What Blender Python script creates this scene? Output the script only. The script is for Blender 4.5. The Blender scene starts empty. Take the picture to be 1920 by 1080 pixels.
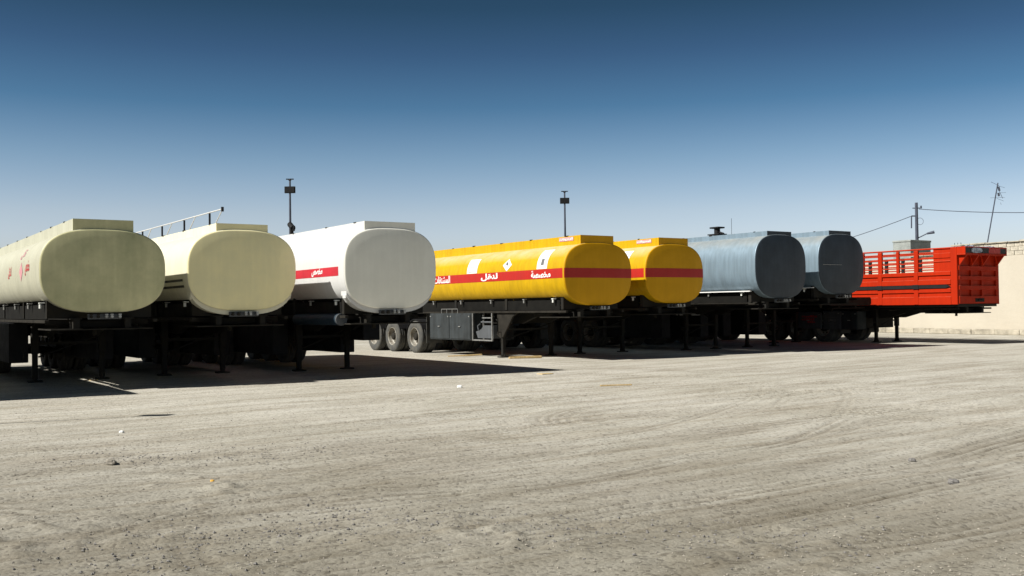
import bpy, math, random
import numpy as np
from mathutils import Vector, Matrix, Euler
random.seed(7); rng = np.random.default_rng(7)
S = bpy.context.scene
C = S.collection
R = math.radians

# ------------------------------------------------------------------ camera
EYE = 1.5; F = 1900.0
cam = bpy.data.cameras.new('camera'); cam.sensor_width = 36; cam.lens = 36*F/1920
cam.clip_end = 3000; cam.clip_start = 0.1
co = bpy.data.objects.new('camera', cam); C.objects.link(co)
co.matrix_world = Matrix.Translation((0, 0, EYE)) @ Matrix.Rotation(R(90+1.15), 4, 'X') @ Matrix.Rotation(R(-0.7), 4, 'Z')
S.camera = co

# ------------------------------------------------------------------ sky and sun
PHI = R(33.8)
SUN_ELEV = R(42)
sd = Vector((-0.911, -0.411, 0)).normalized()*math.cos(SUN_ELEV) + Vector((0, 0, math.sin(SUN_ELEV)))
W = bpy.data.worlds.new('World'); S.world = W; W.use_nodes = True
nt = W.node_tree; bg = nt.nodes['Background']
sky = nt.nodes.new('ShaderNodeTexSky'); sky.sky_type = 'NISHITA'; sky.sun_disc = False
sky.sun_elevation = SUN_ELEV; sky.sun_rotation = math.atan2(sd.x, sd.y)
sky.air_density = 1.0; sky.dust_density = 1.0; sky.ozone_density = 2.0
tc = nt.nodes.new('ShaderNodeTexCoord'); sp = nt.nodes.new('ShaderNodeSeparateXYZ')
nt.links.new(tc.outputs['Generated'], sp.inputs[0])
rp = nt.nodes.new('ShaderNodeValToRGB'); nt.links.new(sp.outputs['Z'], rp.inputs[0])
e = rp.color_ramp.elements
e[0].position = 0.0; e[0].color = (1.06, 1.02, 1.16, 1)
e[1].position = 1.0; e[1].color = (.03, .06, .09, 1)
for p_, c_ in ((.072, (1.042, .981, 1.08, 1)), (.0932, (.98, .92, .976, 1)), (.145, (.61, .691, .759, 1)), (.195, (.28, .447, .548, 1)), (.244, (.183, .288, .377, 1)), (.286, (.118, .209, .253, 1)), (.45, (.06, .11, .15, 1))):
    q = e.new(p_); q.color = c_
mx = nt.nodes.new('ShaderNodeMixRGB'); mx.blend_type = 'MULTIPLY'; mx.inputs[0].default_value = 1
nt.links.new(sky.outputs[0], mx.inputs[1]); nt.links.new(rp.outputs[0], mx.inputs[2])
nt.links.new(mx.outputs[0], bg.inputs[0]); bg.inputs[1].default_value = 0.085
sl = bpy.data.lights.new('sun', 'SUN'); sl.energy = 5.0; sl.angle = R(.5); sl.color = (1, .965, .90)
so = bpy.data.objects.new('sun', sl); C.objects.link(so)
so.rotation_euler = sd.to_track_quat('Z', 'Y').to_euler(); so.location = (-30, -10, 40)
vs = S.view_settings
vs.view_transform = 'Standard'; vs.look = 'None'; vs.gamma = 1; vs.use_curve_mapping = False
vs.exposure = 0.60
S.render.engine = 'CYCLES'

# ------------------------------------------------------------------ materials
def mat(name, col, rough=.6, metal=0, spec=.5, var=.0, vscale=3, var2=None, streak=0, bump=0, bscale=20, stretch=(1, 1, 1), col2=None, wear=None):
    m = bpy.data.materials.new(name); m.use_nodes = True
    n = m.node_tree; L = n.links; b = n.nodes['Principled BSDF']
    b.inputs['Roughness'].default_value = rough; b.inputs['Metallic'].default_value = metal
    b.inputs['Specular IOR Level'].default_value = spec
    b.inputs['Base Color'].default_value = (*col, 1)
    t = n.nodes.new('ShaderNodeTexCoord')
    out = None
    if var or col2:
        mp = n.nodes.new('ShaderNodeMapping'); mp.inputs['Scale'].default_value = stretch
        L.new(t.outputs['Object'], mp.inputs[0])
        nz = n.nodes.new('ShaderNodeTexNoise'); nz.inputs['Scale'].default_value = vscale; nz.inputs['Detail'].default_value = 8; nz.inputs['Roughness'].default_value = .62
        L.new(mp.outputs[0], nz.inputs[0])
        cr = n.nodes.new('ShaderNodeValToRGB'); L.new(nz.outputs[0], cr.inputs[0])
        c2 = col2 if col2 else tuple(c*(1-var) for c in col)
        cr.color_ramp.elements[0].position = .32; cr.color_ramp.elements[0].color = (*c2, 1)
        cr.color_ramp.elements[1].position = .62; cr.color_ramp.elements[1].color = (*col, 1)
        out = cr.outputs[0]
        if streak:
            mp2 = n.nodes.new('ShaderNodeMapping'); mp2.inputs['Scale'].default_value = (3.2, 3.2, .22)
            L.new(t.outputs['Object'], mp2.inputs[0])
            n2 = n.nodes.new('ShaderNodeTexNoise'); n2.inputs['Scale'].default_value = 3; n2.inputs['Detail'].default_value = 6
            L.new(mp2.outputs[0], n2.inputs[0])
            c3 = n.nodes.new('ShaderNodeValToRGB'); L.new(n2.outputs[0], c3.inputs[0])
            c3.color_ramp.elements[0].position = .40; c3.color_ramp.elements[0].color = (1-streak, 1-streak*1.02, 1-streak*1.1, 1)
            c3.color_ramp.elements[1].position = .60; c3.color_ramp.elements[1].color = (1, 1, 1, 1)
            mm = n.nodes.new('ShaderNodeMixRGB'); mm.blend_type = 'MULTIPLY'; mm.inputs[0].default_value = 1
            L.new(out, mm.inputs[1]); L.new(c3.outputs[0], mm.inputs[2]); out = mm.outputs[0]
        if wear:
            n4 = n.nodes.new('ShaderNodeTexNoise'); n4.inputs['Scale'].default_value = 9; n4.inputs['Detail'].default_value = 10; n4.inputs['Roughness'].default_value = .7
            L.new(t.outputs['Object'], n4.inputs[0])
            c4 = n.nodes.new('ShaderNodeValToRGB'); L.new(n4.outputs[0], c4.inputs[0])
            c4.color_ramp.elements[0].position = .70; c4.color_ramp.elements[0].color = (0, 0, 0, 1)
            c4.color_ramp.elements[1].position = .75; c4.color_ramp.elements[1].color = (1, 1, 1, 1)
            mm = n.nodes.new('ShaderNodeMixRGB'); L.new(c4.outputs[0], mm.inputs[0]); L.new(out, mm.inputs[1])
            mm.inputs[2].default_value = (*wear, 1); out = mm.outputs[0]
        L.new(out, b.inputs['Base Color'])
        rr = n.nodes.new('ShaderNodeMapRange'); L.new(nz.outputs[0], rr.inputs[0])
        rr.inputs['From Min'].default_value = .3; rr.inputs['From Max'].default_value = .7
        rr.inputs['To Min'].default_value = min(1, rough+.15); rr.inputs['To Max'].default_value = rough
        L.new(rr.outputs[0], b.inputs['Roughness'])
    if bump:
        nb = n.nodes.new('ShaderNodeTexNoise'); nb.inputs['Scale'].default_value = bscale; nb.inputs['Detail'].default_value = 6
        L.new(t.outputs['Object'], nb.inputs[0])
        bp = n.nodes.new('ShaderNodeBump'); bp.inputs['Strength'].default_value = 1; bp.inputs['Distance'].default_value = bump
        L.new(nb.outputs[0], bp.inputs['Height']); L.new(bp.outputs[0], b.inputs['Normal'])
    return m

def paint(name, col, dust=.18, rough=.42, streak=.12, wear=None):
    return mat(name, col, rough, 0, .45, var=dust, vscale=1.6, streak=streak, bump=.006, bscale=1.7, wear=wear)
M = dict(
    cream=paint('cream_paint', (.46, .45, .345), .14, .5, .07),
    cream_head=mat('olive_cream_paint_shade_side', (.62, .59, .34), .5, 0, .35, col2=(.43, .43, .24), vscale=1.5, streak=.06, bump=.004, bscale=1.5),  # cream retuned for the end in shade; olive blotches are staining
    sand=paint('sand_paint', (.68, .65, .50), .10, .42, .05),
    sand_head=mat('sand_paint_shade_side', (.92, .83, .47), .5, 0, .35, col2=(.80, .74, .44), vscale=1.3, streak=.03, bump=.004, bscale=1.5),  # sand paint lightened for its shaded end, with stained blotches
    white=paint('white_paint', (.58, .58, .565), .06, .40, .04),
    white_head=mat('white_paint_shade_side', (.84, .83, .74), .5, 0, .35, var=.08, vscale=1.3, streak=.03, bump=.004, bscale=1.5),  # same white as the barrel, lightened because this end stands in shade
    yellow=mat('yellow_paint', (.56, .335, .002), .45, 0, .22, var=.14, vscale=1.6, streak=.12, bump=.005, bscale=1.7, wear=(.40, .20, .02)),
    yellow_head=mat('yellow_paint_shade_side', (.62, .315, .002), .5, 0, .18, var=.12, vscale=1.3, streak=.04, bump=.004, bscale=1.5),  # copy of the yellow, retuned for the end turned from the sun
    shade_black=mat('under_tank_shade_paint', (.005, .0045, .003), .8, 0, .2, var=.5, vscale=3),  # blackness of the unlit underside, put into a colour
    grey=mat('brushed_grey_metal', (.21, .285, .345), .42, .30, .5, var=.14, vscale=1.6, streak=.16, bump=.003, bscale=1.3),
    grey_shade_side=mat('grey_metal_shade_side', (.036, .048, .062), .50, .15, .35, var=.25, vscale=1.3, streak=.10, bump=.004, bscale=1.4),  # same grey metal with the shade of the tank ends painted in
    red=mat('orange_red_paint', (.40, .019, .001), .55, 0, .12, var=.12, vscale=1.6, streak=.08),
    stripe=paint('red_stripe_paint', (.42, .010, .003), .10, .5, .05),
    crimson=paint('crimson_stripe_paint', (.50, .02, .035), .14, .42, .08),
    black=mat('chassis_black_paint', (.008, .008, .009), .65, 0, .3, var=.5, vscale=4, bump=.003),
    dark=mat('greasy_dark_steel', (.011, .011, .010), .7, 0, .2, var=.5, vscale=5, col2=(.018, .015, .010)),
    brown=mat('dusty_dark_steel', (.024, .021, .016), .75, 0, .2, var=.5, vscale=4),
    blue=mat('blue_steel_paint', (.012, .028, .045), .5, 0, .4, var=.4, vscale=4),
    box=mat('blue_grey_box_paint', (.036, .043, .046), .65, 0, .3, var=.35, vscale=2.5, streak=.3, wear=(.10, .07, .03)),
    rubber=mat('tyre_rubber', (.055, .056, .055), .85, 0, .3, var=.35, vscale=6, col2=(.10, .095, .08), bump=.004, bscale=60),
    rim=mat('rim_paint', (.30, .29, .25), .55, .2, .5, var=.4, vscale=7, col2=(.14, .11, .08)),
    steel=mat('worn_steel', (.42, .42, .40), .4, .7, .5, var=.4, vscale=8),
    lightgrey=mat('pale_grey_paint', (.085, .092, .10), .55, 0, .4, var=.2, vscale=3, streak=.2),
    printw=mat('white_print', (.80, .80, .78), .5, var=.08, vscale=8),
    printr=mat('red_print', (.50, .03, .04), .5, var=.15, vscale=8),
    printp=mat('faded_pink_print', (.62, .30, .32), .5, var=.25, vscale=12),
    printk=mat('grey_print', (.12, .12, .12), .5, var=.2, vscale=12),
    bblack=mat('black_stripe_paint', (.02, .02, .02), .5, var=.2),
    lampw=mat('marker_lens', (.75, .76, .72), .2, 0, .6),
    amber=mat('amber_lens', (.75, .25, .02), .2, 0, .6),
    plaster=mat('cream_plaster', (.455, .415, .34), .9, 0, .2, col2=(.41, .37, .30), vscale=.35, streak=0, bump=.01, bscale=6),
    kerb=mat('weathered_concrete', (.42, .38, .30), .9, 0, .2, var=.5, vscale=2.5, bump=.02, bscale=12),
    block=mat('concrete_block', (.46, .42, .34), .9, 0, .2, var=.35, vscale=5, bump=.02, bscale=25),
    conc=mat('grey_green_concrete', (.30, .32, .30), .9, 0, .2, var=.3, vscale=2.5, bump=.01, bscale=10),
    pole=mat('galvanised_pole', (.07, .08, .11), .6, .3, .4, var=.3, vscale=3),
    wood=mat('dry_wood', (.50, .36, .17), .8, 0, .2, var=.4, vscale=6, stretch=(8, 1, 1)),
    card=mat('cardboard', (.55, .42, .22), .85, 0, .2, var=.2, vscale=6),
    paper=mat('crumpled_paper', (.8, .8, .78), .8, 0, .2, var=.1, vscale=6),
    stone=mat('grey_stone', (.20, .19, .18), .9, 0, .2, var=.3, vscale=8, bump=.01, bscale=30),
    gravel=mat('gravel_stone', (.34, .31, .26), .9, 0, .2, var=.55, vscale=2.2),
    peel=mat('orange_wrapper', (.75, .42, .06), .6),
    tarp=mat('blue_white_tarp', (.55, .60, .68), .7, 0, .3, col2=(.04, .05, .09), vscale=9),
    black2=mat('black_mesh', (.03, .028, .03), .7, var=.5, vscale=9),
    glass=mat('window_glass', (.05, .07, .08), .1, 0, .6),
)

def settle_dust(m, col, amount, lo=.45, hi=.9):      # dust lying on the faces that look upward
    n = m.node_tree; L = n.links; b = n.nodes['Principled BSDF']; src = b.inputs['Base Color'].links[0].from_socket
    g = n.nodes.new('ShaderNodeNewGeometry'); sx = n.nodes.new('ShaderNodeSeparateXYZ'); L.new(g.outputs['Normal'], sx.inputs[0])
    nz = n.nodes.new('ShaderNodeTexNoise'); nz.inputs['Scale'].default_value = 2.5; nz.inputs['Detail'].default_value = 8
    t = n.nodes.new('ShaderNodeTexCoord'); L.new(t.outputs['Object'], nz.inputs[0])
    mr = n.nodes.new('ShaderNodeMapRange'); L.new(sx.outputs['Z'], mr.inputs[0]); mr.inputs['From Min'].default_value = lo; mr.inputs['From Max'].default_value = hi; mr.inputs['To Max'].default_value = amount*2
    mu = n.nodes.new('ShaderNodeMath'); mu.operation = 'MULTIPLY'; L.new(mr.outputs[0], mu.inputs[0]); L.new(nz.outputs[0], mu.inputs[1])
    mx_ = n.nodes.new('ShaderNodeMixRGB'); L.new(mu.outputs[0], mx_.inputs[0]); L.new(src, mx_.inputs[1]); mx_.inputs[2].default_value = (*col, 1)
    L.new(mx_.outputs[0], b.inputs['Base Color'])
settle_dust(M['yellow'], (.60, .50, .33), .55)
settle_dust(M['grey'], (.42, .42, .38), .5)
settle_dust(M['red'], (.42, .25, .16), .5)

# ------------------------------------------------------------------ mesh helpers
class MB:
    def __init__(s): s.v = []; s.f = []; s.sm = []
    def add(s, vs_, fs, smooth=False):
        o = len(s.v); s.v += [tuple(v) for v in vs_]; s.f += [tuple(i+o for i in f) for f in fs]; s.sm += [smooth]*len(fs); return s
    def box(s, x0, x1, y0, y1, z0, z1):
        if x0 > x1: x0, x1 = x1, x0
        if y0 > y1: y0, y1 = y1, y0
        if z0 > z1: z0, z1 = z1, z0
        return s.add([(x0,y0,z0),(x1,y0,z0),(x1,y1,z0),(x0,y1,z0),(x0,y0,z1),(x1,y0,z1),(x1,y1,z1),(x0,y1,z1)],
              [(0,3,2,1),(4,5,6,7),(0,1,5,4),(1,2,6,5),(2,3,7,6),(3,0,4,7)])
    def bbox(s, x0, x1, y0, y1, z0, z1, b=.01):      # chamfered box
        if x0 > x1: x0, x1 = x1, x0
        if y0 > y1: y0, y1 = y1, y0
        if z0 > z1: z0, z1 = z1, z0
        vs_ = []
        for k, (X, dx) in enumerate(((x0, b), (x1, -b))):
            for (Y, dy) in ((y0, b), (y1, -b)):
                for (Z, dz) in ((z0, b), (z1, -b)):
                    vs_ += [(X, Y+dy, Z+dz), (X+dx, Y, Z+dz), (X+dx, Y+dy, Z)]
        def I(a, b_, c, k): return ((a*2+b_)*2+c)*3+k
        fs = []
        for a in (0, 1):
            q = [I(a,0,0,0), I(a,1,0,0), I(a,1,1,0), I(a,0,1,0)]; fs.append(q if a else q[::-1])
            q = [I(0,a,0,1), I(1,a,0,1), I(1,a,1,1), I(0,a,1,1)]; fs.append(q[::-1] if a else q)
            q = [I(0,0,a,2), I(1,0,a,2), I(1,1,a,2), I(0,1,a,2)]; fs.append(q if a else q[::-1])
        for a in (0, 1):
            for c in (0, 1):
                fs.append([I(a,0,c,0), I(a,1,c,0), I(a,1,c,2), I(a,0,c,2)])
                fs.append([I(a,c,0,0), I(a,c,1,0), I(a,c,1,1), I(a,c,0,1)])
                fs.append([I(0,a,c,1), I(1,a,c,1), I(1,a,c,2), I(0,a,c,2)])
        for a in (0, 1):
            for b_ in (0, 1):
                for c in (0, 1): fs.append([I(a,b_,c,0), I(a,b_,c,1), I(a,b_,c,2)])
        return s.add(vs_, fs)
    def bar(s, a, b, r, n=8, smooth=True, r2=None):
        a = Vector(a); b = Vector(b); d = (b-a).normalized()
        u = d.orthogonal().normalized(); w = d.cross(u); r2 = r if r2 is None else r2
        vs_ = []
        for P, rr in ((a, r), (b, r2)):
            for i in range(n):
                t = 2*math.pi*i/n; vs_.append(P+u*math.cos(t)*rr+w*math.sin(t)*rr)
        s.add(vs_, [(i, (i+1) % n, n+(i+1) % n, n+i) for i in range(n)], smooth)
        return s.add(vs_, [tuple(range(n))[::-1], tuple(range(n, 2*n))])
    def path(s, pts, r, n=6):
        for a, b in zip(pts, pts[1:]): s.bar(a, b, r, n)
        return s
    def prism(s, poly, axis, a, b):   # polygon extruded along an axis: poly coords are the other two axes
        vs_ = []
        for t in (a, b):
            for (p, q) in poly:
                vs_.append({'x': (t, p, q), 'y': (p, t, q), 'z': (p, q, t)}[axis])
        n = len(poly)
        return s.add(vs_, [(i, (i+1) % n, n+(i+1) % n, n+i) for i in range(n)] + [tuple(range(n))[::-1], tuple(range(n, 2*n))])
    def lathe(s, prof, n=32, c=(0, 0, 0)):   # profile (x, r) round the X axis
        vs_ = []
        for (x, r) in prof:
            for i in range(n):
                t = 2*math.pi*i/n; vs_.append((c[0]+x, c[1]+r*math.cos(t), c[2]+r*math.sin(t)))
        fs = []
        for k in range(len(prof)-1):
            for i in range(n): fs.append((k*n+i, k*n+(i+1) % n, (k+1)*n+(i+1) % n, (k+1)*n+i))
        return s.add(vs_, fs, True)
    def mesh(s, name, m, fix=True):
        me = bpy.data.meshes.new(name); me.from_pydata(s.v, [], s.f); me.materials.append(m)
        me.polygons.foreach_set('use_smooth', s.sm)
        if fix:
            import bmesh
            b = bmesh.new(); b.from_mesh(me); bmesh.ops.recalc_face_normals(b, faces=b.faces); b.to_mesh(me); b.free()
        me.update(); return me
def link(name, me, parent=None, loc=None):
    o = bpy.data.objects.new(name, me); C.objects.link(o)
    if parent: o.parent = parent
    if loc: o.location = loc
    return o
def part(name, mb, m, parent=None, loc=None, fix=True): return link(name, mb.mesh(name, m, fix), parent, loc)
def tag(o, label=None, cat=None, group=None, kind=None):
    if label: o['label'] = label
    if cat: o['category'] = cat
    if group: o['group'] = group
    if kind: o['kind'] = kind
    return o
def thing(name, label, cat, loc=(0, 0, 0), rz=0, group=None):
    o = bpy.data.objects.new(name, None); C.objects.link(o); o.empty_display_size = .3
    o.location = loc; o.rotation_euler = (0, 0, rz); return tag(o, label, cat, group)
def clone(o, parent, loc=None):
    c = o.copy(); C.objects.link(c); c.parent = parent
    if loc is not None: c.location = loc
    for ch in list(o.children): clone(ch, c)
    return c
CM = co.matrix_world.copy()
def gp(px, py, z=0.0):           # measured picture point -> where that ray meets height z (used to survey the yard)
    d = CM.to_3x3() @ Vector(((px-960)/F, (540-py)/F, -1)); o = CM.translation
    t = (z-o.z)/d.z; return o + d*t
def dp(px, py, Y):
    d = CM.to_3x3() @ Vector(((px-960)/F, (540-py)/F, -1)); o = CM.translation
    return o + d*(Y/d.y)

# arabic lettering: isolated, final, initial, medial forms
AR = {'م': (0xFEE1, 0xFEE2, 0xFEE3, 0xFEE4), 'خ': (0xFEA5, 0xFEA6, 0xFEA7, 0xFEA8), 'ص': (0xFEB9, 0xFEBA, 0xFEBB, 0xFEBC),
      'ة': (0xFE93, 0xFE94, 0, 0), 'ل': (0xFEDD, 0xFEDE, 0xFEDF, 0xFEE0), 'ن': (0xFEE5, 0xFEE6, 0xFEE7, 0xFEE8),
      'ق': (0xFED5, 0xFED6, 0xFED7, 0xFED8), 'ا': (0xFE8D, 0xFE8E, 0, 0), 'ش': (0xFEB5, 0xFEB6, 0xFEB7, 0xFEB8),
      'ت': (0xFE95, 0xFE96, 0xFE97, 0xFE98), 'ح': (0xFEA1, 0xFEA2, 0xFEA3, 0xFEA4), 'ر': (0xFEAD, 0xFEAE, 0, 0),
      'و': (0xFEED, 0xFEEE, 0, 0)}
def shape_ar(wd):
    out = ''
    for i, ch in enumerate(wd):
        f = AR[ch]; prev = i > 0 and AR[wd[i-1]][2] != 0; nxt = i < len(wd)-1 and f[2] != 0
        out += chr(f[3] if prev and nxt else f[1] if prev else f[2] if nxt else f[0])
    return out[::-1]
def text_geo(t, width, height, bold=.02, shear=0):
    c = bpy.data.curves.new('lettering', 'FONT'); c.body = t; c.offset = bold; c.shear = shear; c.resolution_u = 3
    o = bpy.data.objects.new('lettering', c); C.objects.link(o)
    bpy.context.view_layer.update()
    me = bpy.data.meshes.new_from_object(o.evaluated_get(bpy.context.evaluated_depsgraph_get()))
    v = np.array([x.co[:] for x in me.vertices]); f = [tuple(p.vertices) for p in me.polygons]
    bpy.data.objects.remove(o); bpy.data.curves.remove(c); bpy.data.meshes.remove(me)
    lo = v.min(0); hi = v.max(0)
    v[:, 0] = (v[:, 0]-lo[0])/(hi[0]-lo[0])*width; v[:, 1] = (v[:, 1]-lo[1])/(hi[1]-lo[1])*height
    return v, f
TXT = {}
def geo(word, bold=.02, shear=0):
    k = (word, bold, shear)
    if k not in TXT: TXT[k] = text_geo(shape_ar(word), 1, 1, bold, shear)
    return TXT[k]

# ------------------------------------------------------------------ ground
tracks = [  # wheel tracks surveyed on the yard: points, width, rib count, depth
    ([(700, 1010), (1010, 985), (1250, 945), (1500, 905), (1790, 855), (1990, 800)], .34, 5, .016),
    ([(640, 1075), (1010, 1030), (1400, 975), (1800, 900), (2000, 850)], .34, 5, .012),
    ([(150, 885), (480, 862), (760, 832), (960, 806), (1200, 768), (1500, 735)], .55, 5, .015),
    ([(230, 915), (540, 905), (800, 880), (1100, 838), (1400, 800), (1700, 765)], .5, 4, .013),
    ([(-60, 950), (300, 965), (700, 935), (1060, 905), (1300, 860), (1600, 800), (1640, 750)], .3, 4, .010),
    ([(60, 1080), (400, 1040), (800, 1005), (1300, 1030), (1700, 1010), (1990, 960)], .4, 4, .013),
    ([(900, 985), (1000, 900), (1250, 868), (1500, 820), (1640, 750), (1600, 715)], .25, 4, .010),
    ([(1300, 780), (1450, 762), (1600, 770), (1800, 790), (1990, 800)], .5, 4, .012),
    ([(1100, 700), (1300, 706), (1600, 700), (1990, 690)], .7, 3, .010),
    ([(1000, 745), (1350, 735), (1700, 730), (1990, 720)], .6, 4, .010),
]
def vnoise(x, y, sc, seed):
    r = np.random.default_rng(seed); G = r.random((256, 256))
    u = x*sc; v = y*sc; i = np.floor(u).astype(int); j = np.floor(v).astype(int)
    fu = u-i; fv = v-j; fu = fu*fu*(3-2*fu); fv = fv*fv*(3-2*fv)
    g = lambda a, b: G[a % 256, b % 256]
    return (g(i, j)*(1-fu)+g(i+1, j)*fu)*(1-fv)+(g(i, j+1)*(1-fu)+g(i+1, j+1)*fu)*fv
gx0, gx1, gy0, gy1, st = -13.0, 19.0, 4.2, 27.0, .04
nx = int((gx1-gx0)/st)+1; ny = int((gy1-gy0)/st)+1
xs = np.linspace(gx0, gx1, nx); ys = np.linspace(gy0, gy1, ny)
Xg, Yg = np.meshgrid(xs, ys)
H = np.zeros_like(Xg); D = np.zeros_like(Xg)
for sc, am in ((.18, .05), (.5, .03), (1.3, .012), (4, .006), (9, .004)):
    H += (vnoise(Xg+40, Yg+40, sc, int(sc*100))-.5)*am
wob = (vnoise(Xg, Yg, .6, 5)-.5)*.25
for ti, (pts, wd, ribs, dep) in enumerate(tracks):
    P = [gp(*p) for p in pts]; P = [(p.x, p.y) for p in P]
    Q = []                                             # smooth the polyline
    for i in range(len(P)-1):
        p0 = P[max(i-1, 0)]; p1 = P[i]; p2 = P[i+1]; p3 = P[min(i+2, len(P)-1)]
        for k in range(6):
            t = k/6
            Q.append(tuple(.5*((2*p1[a])+(-p0[a]+p2[a])*t+(2*p0[a]-5*p1[a]+4*p2[a]-p3[a])*t*t+(-p0[a]+3*p1[a]-3*p2[a]+p3[a])*t**3) for a in (0, 1)))
    Q.append(P[-1])
    best = np.full_like(Xg, 1e9); sg = np.zeros_like(Xg)
    for (ax, ay), (bx, by) in zip(Q, Q[1:]):
        dx, dy = bx-ax, by-ay; L2 = dx*dx+dy*dy+1e-9
        t = np.clip(((Xg-ax)*dx+(Yg-ay)*dy)/L2, 0, 1)
        ex = Xg-ax-t*dx; ey = Yg-ay-t*dy; d = np.hypot(ex, ey)
        m = d < best; best = np.where(m, d, best); sg = np.where(m, np.sign(dx*ey-dy*ex), sg)
    for q_, (off, amp) in enumerate(((0, 1), (1.9, .7), (.42, .5), (-.75, .4), (1.35, .4), (2.6, .35), (-1.6, .3))):
        dist = best*sg - off + wob*.3; w_ = wd*(.75 if q_ < 2 else .45)
        fade = np.clip((vnoise(Xg, Yg, .35, 60+ti*7+q_)-.32)*2.6, 0, 1)*amp
        fine = .55+.45*vnoise(Xg, Yg, 5.0, 200+ti)
        env = np.clip(1-np.abs(dist)/w_, 0, 1)**.5*(np.abs(dist) < w_)
        rib = np.cos(dist/.14*2*math.pi)
        H += 1.25*(-dep*.5*env + dep*.75*rib*env*fine + dep*.6*np.exp(-((np.abs(dist)-w_)/.05)**2))*fade
        D = np.maximum(D, env*fade*fine*(.5-.5*rib))
lef = np.exp(-(((Xg+3.0)/2.2)**2+((Yg-7.2)/1.6)**2)); cl = np.clip(vnoise(Xg, Yg, 7.0, 91)-.5, 0, 1)*2*np.clip(vnoise(Xg, Yg, 1.2, 95)*2-.6, 0, 1); H += lef*cl*.05*(.4+vnoise(Xg, Yg, 15, 92)); D = np.maximum(D, lef*cl*.9)
for (qx, qy, qr) in ((620, 1000, .7), (330, 905, .5), (520, 925, .6), (1180, 1010, .5), (1480, 1030, .6)):
    qp = gp(qx, qy); lf = np.exp(-(((Xg-qp.x)/(qr*1.8))**2+((Yg-qp.y)/qr)**2)); H += lf*cl*.035*(.4+vnoise(Xg, Yg, 15, 93)); D = np.maximum(D, lf*cl*.6)
fl = np.clip(np.minimum.reduce([(Xg-gx0), (gx1-Xg), (Yg-gy0), (gy1-Yg)])/1.5, 0, 1)
H = H*fl*np.clip((26.5-Yg)/6, .25, 1)
me = bpy.data.meshes.new('ground')
V = np.stack([Xg, Yg, H], -1).reshape(-1, 3)
ii = np.arange(nx*ny).reshape(ny, nx)
Fq = np.stack([ii[:-1, :-1], ii[:-1, 1:], ii[1:, 1:], ii[1:, :-1]], -1).reshape(-1, 4)
# outer skirt to the horizon
B = 900.0
ring = [(-B, -B, 0), (B, -B, 0), (B, B, 0), (-B, B, 0)]
base = len(V); Vr = np.array(ring, float); V2 = np.concatenate([V, Vr])
c0, c1, c2, c3 = ii[0, 0], ii[0, -1], ii[-1, -1], ii[-1, 0]
bot = list(ii[0, :]); rgt = list(ii[:, -1]); top = list(ii[-1, ::-1]); lft = list(ii[::-1, 0])
polys = [[base, base+1]+bot[::-1], [base+1, base+2]+rgt[::-1], [base+2, base+3]+top[::-1], [base+3, base]+lft[::-1]]
V = V2
nq = len(Fq)
loops = np.concatenate([Fq.ravel()]+[np.array(p) for p in polys])
sizes = np.concatenate([np.full(nq, 4), np.array([len(p) for p in polys])])
starts = np.concatenate([[0], np.cumsum(sizes)[:-1]])
me.vertices.add(len(V)); me.vertices.foreach_set('co', V.ravel())
me.loops.add(len(loops)); me.loops.foreach_set('vertex_index', loops.astype(np.int32))
me.polygons.add(len(sizes)); me.polygons.foreach_set('loop_start', starts.astype(np.int32)); me.polygons.foreach_set('loop_total', sizes.astype(np.int32))
me.polygons.foreach_set('use_smooth', np.ones(len(sizes), bool))
me.update(calc_edges=True); me.validate()
at = me.attributes.new('disturbed', 'FLOAT', 'POINT'); at.data.foreach_set('value', np.concatenate([np.clip(D, 0, 1).ravel(), np.zeros(4)]))
gm = bpy.data.materials.new('dusty_gravel_ground'); gm.use_nodes = True
n = gm.node_tree; L = n.links; b = n.nodes['Principled BSDF']; b.inputs['Roughness'].default_value = .95; b.inputs['Specular IOR Level'].default_value = .15
t = n.nodes.new('ShaderNodeTexCoord')
def noise(sc, det=8, rg=.6, stretch=None, rot=0):
    a = n.nodes.new('ShaderNodeTexNoise'); a.inputs['Scale'].default_value = sc; a.inputs['Detail'].default_value = det; a.inputs['Roughness'].default_value = rg
    if stretch:
        mp = n.nodes.new('ShaderNodeMapping'); mp.vector_type = 'TEXTURE'; mp.inputs['Scale'].default_value = tuple(1/q for q in stretch); mp.inputs['Rotation'].default_value = (0, 0, rot)
        L.new(t.outputs['Object'], mp.inputs[0]); L.new(mp.outputs[0], a.inputs[0])
    else: L.new(t.outputs['Object'], a.inputs[0])
    return a.outputs[0]
def ramp(src, p0, c0, p1, c1):
    r = n.nodes.new('ShaderNodeValToRGB'); L.new(src, r.inputs[0])
    r.color_ramp.elements[0].position = p0; r.color_ramp.elements[0].color = (*c0, 1)
    r.color_ramp.elements[1].position = p1; r.color_ramp.elements[1].color = (*c1, 1); return r.outputs[0]
def mul(a, bb, f=1):
    m_ = n.nodes.new('ShaderNodeMixRGB'); m_.blend_type = 'MULTIPLY'
    if isinstance(f, (int, float)): m_.inputs[0].default_value = f
    else: L.new(f, m_.inputs[0])
    L.new(a, m_.inputs[1])
    if isinstance(bb, tuple): m_.inputs[2].default_value = (*bb, 1)
    else: L.new(bb, m_.inputs[2])
    return m_.outputs[0]
G = ramp(noise(.35, 6), .36, (.40, .39, .345), .64, (.45, .44, .40))
G = mul(G, ramp(noise(.9, 7, .62, (.30, 1.9, 1), R(40)), .36, (.80, .77, .73), .58, (1.05, 1.04, 1.03)))
G = mul(G, ramp(noise(1.3, 6, .6, (.16, 3.4, 1), R(33)), .34, (.84, .81, .77), .50, (1, 1, 1)))
G = mul(G, ramp(noise(14, 10, .75), .30, (.82, .80, .77), .55, (1.04, 1.03, 1.02)))
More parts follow.
